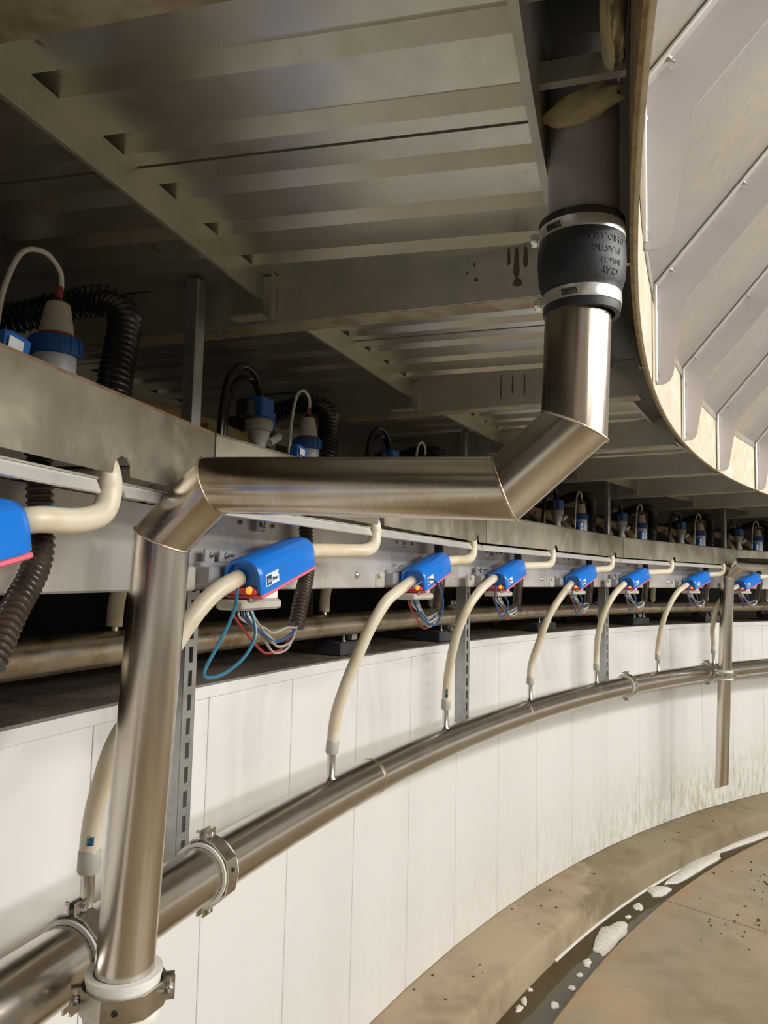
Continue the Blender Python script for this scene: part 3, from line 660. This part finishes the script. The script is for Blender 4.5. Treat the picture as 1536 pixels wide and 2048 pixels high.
# ------------------------------------------------------------------ per-stall equipment on the fascia
HOSE = {0: [(0.137, 8.06, -0.009), (0.055, 8.068, -0.034), (-0.001, 8.081, -0.073), (-0.049, 8.104, -0.138), (-0.092, 8.13, -0.211), (-0.119, 8.151, -0.268), (-0.112, 8.178, -0.345), (-0.101, 8.193, -0.40), (-0.10, 8.195, -0.455)],
        1: [(0.271, 8.06, -0.01), (0.155, 8.072, -0.046), (0.099, 8.082, -0.072), (0.047, 8.106, -0.138), (0.024, 8.132, -0.212), (0.013, 8.159, -0.285), (0.02, 8.187, -0.367), (0.02, 8.195, -0.455)],
        2: [(0.154, 8.06, 0.002), (0.033, 8.076, -0.043), (-0.043, 8.099, -0.106), (-0.056, 8.127, -0.18), (-0.033, 8.157, -0.265), (0.012, 8.186, -0.352), (0.022, 8.195, -0.455)],
        3: [(0.225, 8.06, -0.012), (0.121, 8.084, -0.082), (0.056, 8.116, -0.165), (0.05, 8.157, -0.275), (0.055, 8.192, -0.371), (0.05, 8.195, -0.455)],
        4: [(0.065, 8.06, -0.012), (-0.044, 8.081, -0.07), (-0.097, 8.116, -0.162), (-0.062, 8.159, -0.28), (0.01, 8.192, -0.376), (0.02, 8.195, -0.455)],
        5: [(0.136, 8.06, -0.012), (0.002, 8.077, -0.064), (-0.061, 8.116, -0.168), (-0.041, 8.158, -0.285), (0.005, 8.193, -0.390), (0.01, 8.195, -0.455)],
        6: [(0.026, 8.06, -0.018), (-0.10, 8.075, -0.055), (-0.20, 8.11, -0.15), (-0.15, 8.16, -0.29), (-0.06, 8.19, -0.385), (-0.05, 8.195, -0.455)],
        7: [(0.13, 8.06, -0.01), (0.03, 8.077, -0.06), (-0.03, 8.116, -0.165), (-0.03, 8.158, -0.285), (0.0, 8.193, -0.39), (0.0, 8.195, -0.455)],
        -1: [(0.13, 8.06, -0.01), (0.03, 8.077, -0.06), (-0.03, 8.116, -0.165), (-0.03, 8.158, -0.285), (0.0, 8.193, -0.39), (0.0, 8.195, -0.455)]}
def sensor_parts(root):                 # local x along the cover axis
    L_, w_, h_ = .262, .074, .062
    prof = [(-.5, 0), (-.5, .55), (-.44, .78), (-.30, .94), (-.12, 1), (.12, 1), (.30, .94), (.44, .78), (.5, .55), (.5, 0)]
    def ring(x, k_, kz, dz=0): return [Vector((x, a * w_ * k_, b * h_ * kz + dz)) for a, b in prof]
    st = [(-L_ / 2, .90, .97, 0), (-L_ / 2 + .006, 1, 1, 0), (0, 1, 1, 0), (L_ / 2 - .018, .98, .98, 0), (L_ / 2 - .004, .92, .92, .001), (L_ / 2, .84, .86, .002)]
    q = MB(); vs = []; k_ = len(prof)
    for x, a, b, d in st: vs += ring(x, a, b, d)
    fs = [(i * k_ + j, i * k_ + j + 1, (i + 1) * k_ + j + 1, (i + 1) * k_ + j) for i in range(len(st) - 1) for j in range(k_ - 1)]
    fs += [tuple(range((len(st) - 1) * k_, len(st) * k_))]
    # recessed front end wall and thickness
    inn = [v.lerp(Vector((-L_ / 2, 0, h_ * .45)), .16) for v in ring(-L_ / 2, .90, .97)]
    deep = [v + Vector((.012, 0, 0)) for v in inn]
    b0 = len(vs); vs += inn + deep
    fs += [(j, j + 1, b0 + j + 1, b0 + j) for j in range(k_ - 1)] + [(b0 + j, b0 + j + 1, b0 + k_ + j + 1, b0 + k_ + j) for j in range(k_ - 1)] + [tuple(range(b0 + k_, b0 + 2 * k_))]
    q.add(vs, fs).build('cover', blue_m, root, ang_=28)
    q = MB(); q.bbox((0, 0, -.004), (L_ - .004, w_ - .004, .008), .002); q.build('gasket', pink_m, root)
    q = MB(); q.bbox((-L_ / 2 + .020, 0, .005), (.046, w_ * .70, .012), .003); q.build('base', red_m, root)
    q = MB(); q.lathe([(.0005, -.007), (.005, -.005), (.0066, 0), (.005, .005), (.0005, .007)], 12, Matrix.Translation((-L_ / 2 - .001, -.013, .008))); q.build('indicator_light', orange_m, root)
    y = -w_ / 2 - .0006
    lab = MB(); lab.box((-L_ / 2 + .042, y, .021), (.054, .0008, .021)); lb = lab.build('maker_label', label_w, root)
    q = MB(); q.box((-L_ / 2 + .0275, y - .0005, .0205), (.0205, .0006, .0165)); q.build('label_field', label_d, lb)
    for txt, x, sz, mt in (('Bou', -L_ / 2 + .0285, .0105, label_w), ('Matic', -L_ / 2 + .0515, .0100, label_d)):
        vs, fs = text_mesh(txt, sz, .0002); t = MB(); R_ = Matrix.Rotation(PI / 2, 4, 'X')
        t.add([R_ @ v + Vector((x, y - .0011, .0195)) for v in vs], fs).build('lettering', mt, lb, smooth=False)
    q = MB()
    for dx_, dz_ in ((.0655, .0285), (.0668, .0255)): q.box((-L_ / 2 + dx_, y - .0006, dz_), (.0022, .0006, .0022), Matrix.Rotation(.78, 4, 'Y'))
    q.build('logo_spark', label_d, lb)
def ribbed(pts, r0, amp, pitch, n=14):
    pts, L_ = resample(crom(pts, 10), pitch / 5)
    N = len(pts)
    mb = MB(); mb.tube(pts, lambda t: r0 + amp * (max(0, math.sin(2 * PI * t * L_ / pitch)) ** .6 - .5), n); return mb
protoS = protoB = protoC = protoW = None
for k in range(-1, 8):
    dx = DX[k]
    # blue-covered milk sensor
    M = frame(k, 8.135, 0) @ Matrix.Translation((.228 + dx, -.078, -.010)) @ Matrix.Rotation(math.radians(-12.5), 4, 'Y') @ Matrix.Rotation(.06, 4, 'Z')
    if protoS is None: protoS = empty('milk_sensor', M); sensor_parts(protoS); o = protoS
    else: o = copy_tree(protoS, M)
    tag(o, 'blue-covered milk sensor ' + POS[k], 'milk sensor', 'blue milk sensors in a row')
    # mounting bracket: screw tabs, grey housing, tray
    M = frame(k, 8.135, 0) @ Matrix.Translation((dx, 0, 0))
    if protoB is None:
        protoB = empty('sensor_bracket', M); b = protoB
        q = MB(); q.bbox((.125, -.014, -.006), (.115, .020, .046), .003); q.bbox((.082, -.024, -.008), (.040, .040, .034), .003); q.build('housing', grey_pl, b)
        q = MB(); q.bbox((.118, -.004, .028), (.030, .006, .024), .0015); q.bbox((.168, -.004, .028), (.034, .006, .022), .0015); q.build('screw_tab', grey_pl, b)
        for x in (.120, .170):
            q = MB(); hexbolt(q, (x, -.007, .030), (0, -1, 0), .0048, .005, .012); q.build('screw', bolt_steel, b)
        q = MB(); q.bbox((.20, -.055, -.036), (.085, .050, .026), .003); q.build('white_module', white_pl, b)
        q = MB(); q.bbox((.272, -.020, -.020), (.034, .030, .058), .003); q.build('side_arm', light_pl, b)
        q = MB(); q.bbox((.150, -.072, -.0555), (.142, .055, .018), .004); q.build('tray', light_pl, b)
        q = MB(); hexbolt(q, (.10, -.10, -.047), (0, -1, 0), .0035, .004); hexbolt(q, (.262, -.034, -.047), (0, 0, -1), .004, .004); q.build('screw', bolt_steel, b); o = b
        q = MB(); q.lathe([(.008, 0), (.0075, .006), (.004, .010), (.0005, .011)], 10, Matrix.Translation((.02, -.018, .0)) @ Matrix.Rotation(PI / 2, 4, 'X')); q.bbox((.035, -.010, -.012), (.05, .016, .042), .003); q.build('end_cap', light_pl, b)
    else: o = copy_tree(protoB, M)
    tag(o, 'grey plastic sensor bracket with screws ' + POS[k], 'bracket', 'grey sensor brackets')
    # milk hose down to the pipe
    pts = [G(k + a, R, z) for a, R, z in HOSE[k]]
    M = frame(NIP[k], RP, ZP + RPD); inv = M.inverted(); root = empty('milk_hose', M); tag(root, 'curved cream rubber milk hose ' + POS[k], 'hose', 'cream hoses dropping to the milk pipe')
    q = MB(); q.tube(crom(pts, 8), .0150, 16); q.build('hose_wall', hose_m, root, inv)
    e = pts[-1]; d = (pts[-1] - pts[-2]).normalized(); q = MB(); q.tube([e - d * .034, e - d * .031, e - d * .004, e], lambda t: .0150 + .0018 * (0 < t < 1) , 18); q.build('end_cuff', cuff_m, root, inv)
    if k in (0, 2):
        t = MB(); n_ = Vector((-CX, -CY, 1.6)) - e; n_ = (n_ - d * n_.dot(d)).normalized(); a_ = d.cross(n_)
        for u0, u1, w__ in ((.044, .058, .005), (.060, .074, .003)):
            t.add([e - d * u + n_ * .0153 * math.cos(w_ / .015) + a_ * .0153 * math.sin(w_ / .015) for u in (u0, u1) for w_ in (-w__, 0, w__)], [(0, 1, 4, 3), (1, 2, 5, 4)])
        t.build('hose_print', tube_blue, root, inv)
        vs, fs = text_mesh('BouMatic', .0085, .0001); t = MB()
        t.add([e - d * (.060 + v.x) + n_ * (.0156 * math.cos(v.y / .015)) + a_ * (.0156 * math.sin(v.y / .015)) for v in vs], fs).build('hose_lettering', label_d, root, inv, smooth=False)
    # elbow hose rising through the notch in the drip lip
    jj = k // 2; sm_ = 2 * jj + .95; yl = 8.03 * math.cos(DL) / math.cos((k + EX[k] / (DL * 8.07) - sm_) * DL) + .0185 - 8.135 - EX[k] ** 2 / 16.1
    ex = EX[k]; M = frame(k, 8.135, 0); root = empty('elbow_hose', M @ Matrix.Translation((.36 + dx, -.072, .05)))
    tag(root, 'short cream elbow hose at the lip ' + POS[k], 'hose', 'cream elbow hoses'); inv = Matrix.Translation((-.36 - dx, .072, -.05))
    nodes = [(.30 + dx, -.080, .034), (.352 + dx, -.081, .046), (ex - .105, (yl - .081) / 2, .053), (ex - .052, yl + .006, .056), (ex - .014, yl, .068), (ex, yl, .094), (ex - .001, yl + .002, .118), (ex - .002, yl + .016, .150)]
    q = MB(); q.tube(crom(nodes, 8), .0150, 16); q.build('hose_wall', hose_m, root, inv)
    if k == -1:
        q = MB(); q.box((.385, -.0905, .0702), (.022, .010, .0016), Matrix.Rotation(-.12, 4, 'Y')); q.build('hose_print', tube_blue, root, inv)
    # ribbed cable conduit
    M = frame(k, 8.135, 0) @ Matrix.Translation((dx * .7, 0, 0)); ko = Matrix.Translation((-.34, .075, .10))
    if protoC is None:
        protoC = empty('cable_conduit', M @ Matrix.Translation((.34, -.075, -.10)))
        ribbed([(.432, -.040, .150), (.434, -.042, .110), (.437, -.045, .06), (.436, -.048, .025), (.415, -.056, -.010), (.375, -.066, -.050), (.334, -.076, -.104)], .0155, .0032, .0086).build('ribbed_tube', conduit_m, protoC, ko); o = protoC
    else: o = copy_tree(protoC, M @ Matrix.Translation((.34, -.075, -.10)))
    tag(o, 'ribbed dark cable conduit ' + POS[k], 'conduit', 'ribbed cable conduits')
    # looping wires between tray and conduit
    rnd = random.Random(40 + k)
    Mw = frame(k, 8.135, 0) @ Matrix.Translation((dx, 0, 0)) @ Matrix.Translation((.19, -.085, -.125)); root = empty('wire_loops', Mw)
    tag(root, 'thin looping wires under the sensor ' + POS[k], 'wires', 'wire bundles under the sensors'); ko = Matrix.Translation((-.19, .085, .125))
    cx_ = .330 - dx * .3
    for i in range(7):
        x0 = .085 + i * .010; dep = -.108 - .006 * i + rnd.uniform(-.006, .006); 
        if i == 0: dep = -.146
        yy = -.076 - .004 * (i % 3)
        nd = [(x0, yy, -.060), (x0 + .006, yy - .004, -.080), ((x0 * 2 + cx_) / 3, yy - .008, dep + .012), ((x0 + cx_) / 2, yy - .008, dep), ((x0 + 2 * cx_) / 3 + .02, yy - .006, dep + .006), (cx_ + .002, -.077, -.107), (cx_ + .012, -.074, -.094)]
        q = MB(); q.tube(crom(nd, 6), .0024, 7); q.build('wire', [wire_red, wire_grey, wire_blue, wire_grey, wire_white, wire_grey, wire_grey][i], root, ko)
    # blue air tube
    sh = {0: [(.060, -.098, -.028), (.035, -.108, -.062), (-.005, -.110, -.105), (-.048, -.110, -.148), (-.036, -.110, -.160), (.012, -.110, -.158), (.072, -.108, -.140), (.112, -.105, -.112), (.118, -.10, -.085), (.112, -.09, -.055)],
          1: [(.060, -.098, -.030), (.10, -.115, -.012), (.17, -.12, -.01), (.245, -.115, -.045), (.262, -.112, -.095), (.21, -.11, -.135), (.13, -.105, -.118), (.095, -.10, -.085), (.10, -.09, -.06)]}.get(k,
          [(.060, -.098, -.030), (.045 + rnd.uniform(-.02, .02), -.108, -.075), (.08, -.11, -.128 + rnd.uniform(-.02, .01)), (.14, -.108, -.115), (.17, -.10, -.085), (.15, -.09, -.055)])
    root = empty('blue_air_tube', Mw); tag(root, 'thin blue air tube looping below sensor ' + POS[k], 'tube', 'blue air tubes')
    q = MB(); q.tube(crom(sh, 8), .0030, 8); q.build('tube_wall', tube_blue if k <= 0 else wire_blue, root, ko)
    # tan stub hose from the cabinet to the return pipe
    M = frame(STUB[k], RR, ZR + RRD); root = empty('stub_hose', M); tag(root, 'cream stub hose on the return pipe ' + POS[k], 'hose', 'stub hoses on the return pipe')
    q = MB(); q.tube(crom([(.03, -.02, .26), (.02, -.008, .14), (.006, 0, .07), (0, 0, .008)], 6), lambda t: .0185 - .001 * t, 16); q.build('hose_wall', hose_m, root)
# ------------------------------------------------------------------ milk meters on the shelf behind the cover
TOP = {0: 'at the far left', 1: 'right of the left post', 2: 'nearer one behind the foreground pipe', 3: 'farther one behind the foreground pipe', 4: 'first right of the pipe bend',
       5: 'second right of the pipe bend', 6: 'third right of the pipe bend', 7: 'fourth right of the pipe bend'}
pb = pv = ph = pt = pw = pl = pc = None
for k in range(0, 8):
    ds = {0: -.035, 1: .035, 4: .03}.get(k, 0)
    M = frame(k - .23 + ds, 8.2, .17)
    if pb is None:
        pb = empty('meter_bottle', M)
        q = MB(); q.lathe([(.027, 0), (.0285, .004), (.0295, .135)], 28); q.build('body', bottle_w, pb)
        q = MB(); q.lathe([(.030, .132), (.0345, .134), (.0355, .138), (.0355, .155), (.034, .158), (.030, .158)], 28); rn = q.build('ring_nut', blue_nut, pb)
        for i in range(14):
            a = 2 * PI * i / 14; g = MB(); g.box((.0358 * math.cos(a), .0358 * math.sin(a), .146), (.0022, .0022, .021), Matrix.Rotation(a, 4, 'Z')); g.build('grip_rib', blue_nut, rn)
        q = MB(); q.lathe([(.0255, .157), (.0275, .159), (.0275, .162), (.0255, .164)], 24); q.build('seal_ring', red_ring, pb)
        q = MB(); q.lathe([(.0255, .156), (.0245, .166), (.0175, .205), (.0165, .209), (.013, .212)], 24); q.build('cone_cap', bottle_m, pb)
        q = MB(); q.lathe([(.010, .210), (.0095, .215), (.0055, .217), (.0045, .224)], 14); q.build('black_plug', rubber, pb)
        o = pb
    else: o = copy_tree(pb, M)
    tag(o, 'cone-topped white bottle with blue ring nut ' + TOP[k], 'bottle', 'meter bottles on the shelf')
    # thin white tube from the bottle top
    Mt = M @ Matrix.Translation((0, 0, .222))
    if pt is None:
        pt = empty('thin_white_tube', Mt); q = MB()
        q.tube(crom([(0, 0, 0), (.004, 0, .016), (-.006, -.004, .036), (-.045, -.012, .045), (-.095, -.022, .022), (-.128, -.030, -.040), (-.138, -.032, -.10), (-.138, -.03, -.15)], 8), .0036, 10); q.build('tube_wall', white_pl, pt)
        q = MB(); q.lathe([(.0042, -.004), (.0058, -.002), (.0058, .012), (.0048, .014)], 12); q.build('red_ferrule', red_ring, pt); o = pt
    else: o = copy_tree(pt, Mt)
    tag(o, 'thin white tube curving off the bottle ' + TOP[k], 'tube', 'thin white tubes')
    # blue solenoid valve with cables
    ds = {1: .07}.get(k, -.02)
    M = frame(k - .6 + ds, 8.18, .17)
    if pv is None:
        pv = empty('solenoid_valve', M)
        q = MB(); q.bbox((0, 0, .178), (.050, .046, .046), .004); q.bbox((.034, .004, .158), (.030, .034, .044), .004); q.build('coil_housing', blue_nut, pv)
        q = MB(); q.bbox((-.042, .005, .170), (.036, .03, .034), .003); q.build('cable_plug', rubber, pv)
        q = MB(); q.lathe([(.020, 0), (.021, .07), (.016, .09), (.016, .10), (.022, .115), (.024, .128), (.029, .130), (.030, .150), (.026, .155)], 24); q.build('valve_body', light_pl, pv)
        q = MB(); q.lathe([(.009, 0), (.009, .045)], 14, Matrix.Translation((.01, -.02, .105)) @ Matrix.Rotation(1.1, 4, 'Y')); q.build('side_port', light_pl, pv)
        q = MB(); q.bbox((.042, -.004, .115), (.018, .022, .055), .004); q.build('black_fitting', rubber, pv); o = pv
    else: o = copy_tree(pv, M)
    tag(o, 'blue solenoid valve on pale body ' + TOP[k], 'valve', 'solenoid valves on the shelf')
    Mt = M @ Matrix.Translation((0, 0, .20))
    if pc is None:
        pc = empty('black_cable', Mt)
        for nd, rr in (([(.004, 0, 0), (.0, .002, .03), (-.022, .004, .052), (-.062, .008, .055), (-.105, .010, .015), (-.120, .012, -.06), (-.122, .014, -.14)], .0075), ([(.03, .02, -.03), (.034, .02, .015), (.01, .024, .045), (-.035, .026, .035), (-.075, .03, -.01), (-.085, .03, -.07), (-.088, .03, -.14)], .0085)):
            q = MB(); q.tube(crom(nd, 8), rr, 12); q.build('cable_loop', ribbed_m, pc)
        o = pc
    else: o = copy_tree(pc, Mt)
    tag(o, 'black cable loops above the valve ' + TOP[k], 'cable', 'black cable loops')
    # small blue box with a white label
    M = frame(k - .5 + {1: .03}.get(k, 0), 8.11, .17)
    if pl is None:
        pl = empty('valve_box', M); q = MB(); q.bbox((0, 0, .052), (.040, .026, .104), .005, Matrix.Rotation(.12, 4, 'Y')); q.build('box_shell', blue_nut, pl)
        q = MB(); q.box((-.003, -.0135, .088), (.022, .001, .014), Matrix.Rotation(.12, 4, 'Y')); q.box((-.003, -.0135, .068), (.022, .001, .018), Matrix.Rotation(.12, 4, 'Y')); q.build('label_patch', label_w, pl); o = pl
    else: o = copy_tree(pl, M)
    tag(o, 'small blue box with white label ' + TOP[k], 'box', 'small labelled valve boxes')
    # large ribbed black vacuum hose
    M = frame(k - .13, 8.16, .17)
    if ph is None:
        ph = empty('ribbed_vacuum_hose', M)
        ribbed([(-.022, 0, 0), (-.020, .002, .06), (-.012, .006, .12), (.010, .014, .19), (.024, .026, .235), (.026, .060, .262), (.010, .115, .258), (-.05, .21, .215), (-.13, .33, .17), (-.22, .46, .13)], .0245, .0044, .0100, 18).build('hose_wall', ribbed_m, ph); o = ph
    else: o = copy_tree(ph, M)
    tag(o, 'thick ribbed black hose arching upward ' + TOP[k], 'hose', 'ribbed vacuum hoses')
    # tan rubber hose behind
    M = frame(k, 8.34, .17)
    if pw is None:
        pw = empty('tan_hose', M); q = MB(); q.tube(crom([(-.66, .03, .15), (-.45, .03, .168), (-.25, .02, .160), (-.08, 0, .125), (.02, -.02, .055), (.055, -.03, -.0)], 8), .0215, 16); q.build('hose_wall', tan_hose, pw)
        q = MB(); q.tube(crom([(-.36, .01, .155), (-.30, 0, .12), (-.245, -.01, .04), (-.23, -.01, 0)], 6), .0165, 14); q.build('branch', tan_hose, pw); o = pw
    else: o = copy_tree(pw, M)
    tag(o, 'tan rubber hose behind the bottle ' + TOP[k], 'hose', 'tan hoses behind the bottles')
# ------------------------------------------------------------------ soap suds on the gutter water
def suds(name, s, R, a, b, seed, label, rot=0.):
    rnd = random.Random(seed); n = 26; ph = [rnd.uniform(0, 6) for _ in range(4)]
    M = frame(s, R, ZW) @ Matrix.Rotation(rot, 4, 'Z'); mb = MB(); a *= 1.35; b *= 1.3
    prof = [(1, -.001), (.97, .006), (.8, .011), (.45, .014)]
    vs = []
    for kr, z in prof:
        for j in range(n):
            t = 2 * PI * j / n; q = 1 + .12 * math.sin(2 * t + ph[0]) + .10 * math.sin(3 * t + ph[1]) + .07 * math.sin(5 * t + ph[2]) + .05 * math.sin(8 * t + ph[3])
            vs.append(Vector((a * kr * q * math.cos(t), b * kr * q * math.sin(t), z * (1 if a > .05 else .5))))
    vs.append(Vector((0, 0, .015 * (1 if a > .05 else .5))))
    fs = [(i * n + j, i * n + (j + 1) % n, (i + 1) * n + (j + 1) % n, (i + 1) * n + j) for i in range(3) for j in range(n)] + [(3 * n + j, 3 * n + (j + 1) % n, 4 * n) for j in range(n)]
    o = mb.add(vs, fs).build(name, suds_m); o.matrix_world = M; tag(o, label, 'foam', 'suds on the gutter water')
for i, (s, R, a, b, rot, lb) in enumerate([(3.86, 8.075, .13, .048, .12, 'largest patch of white suds on the gutter water'), (4.78, 8.12, .060, .040, .1, 'medium patch of white suds beyond the largest one'),
        (4.42, 8.112, .035, .018, .2, 'small lobed suds patch between the two bigger patches'), (4.22, 8.10, .014, .010, 0, 'dot of suds just past the largest patch'), (3.46, 8.06, .028, .014, .4, 'small suds patch just before the largest patch'),
        (3.30, 8.045, .012, .010, 0, 'tiny suds dot near the floor edge'), (2.86, 8.15, .022, .010, .3, 'small suds patch near the kerb at the bottom'), (2.78, 8.145, .018, .011, 0, 'lower of the two suds patches by the kerb'),
        (2.98, 8.165, .010, .008, 0, 'tiny suds dot touching the kerb foot'), (2.92, 8.04, .020, .012, .5, 'suds patch by the floor edge at the bottom'), (3.14, 8.03, .014, .012, 0, 'round suds dot by the floor edge'),
        (2.62, 8.10, .015, .009, 0, 'suds patch at the bottom picture edge'), (5.45, 8.14, .25, .040, .02, 'long far sheet of white suds filling the gutter'), (6.5, 8.17, .30, .030, 0, 'farthest sheet of suds where the gutter narrows')]):
    suds('suds_patch', s, R, a, b, 60 + i, lb, rot)
q = ring_sweep([(8.170, ZW - .002), (8.166, ZW + .003), (8.171, ZW + .008), (8.1765, ZW + .009), (8.1765, ZW - .002)], arc(3.35, 6.6, 90)).build('suds_line', suds_m)
tag(q, 'thin line of white suds along the foot of the kerb', 'foam', 'suds on the gutter water')

# loose dark grit scattered over the wet floor and kerb
mb = MB(); rnd = random.Random(11)
for i in range(150):
    if i < 125: s = rnd.gauss(5.3, .6); R = rnd.gauss(7.62, .13); z = ZF
    else: s = rnd.uniform(2.3, 6.5); R = rnd.uniform(8.22, 8.43); z = ZK
    if z == ZF and R > redge(s) - .03: continue
    d = rnd.uniform(.003, .009); mb.box(G(s, R, z + d * .2), (d, d * rnd.uniform(.5, 1.6), d * .5), Matrix.Rotation(rnd.uniform(0, 3), 4, 'Z') @ Matrix.Rotation(rnd.uniform(-.4, .4), 4, 'X'))
o = mb.build('grit', mat('dark_grit', (.05, .038, .022), .8)); tag(o, 'loose dark grit scattered over the wet floor and kerb', 'grit', kind='stuff')
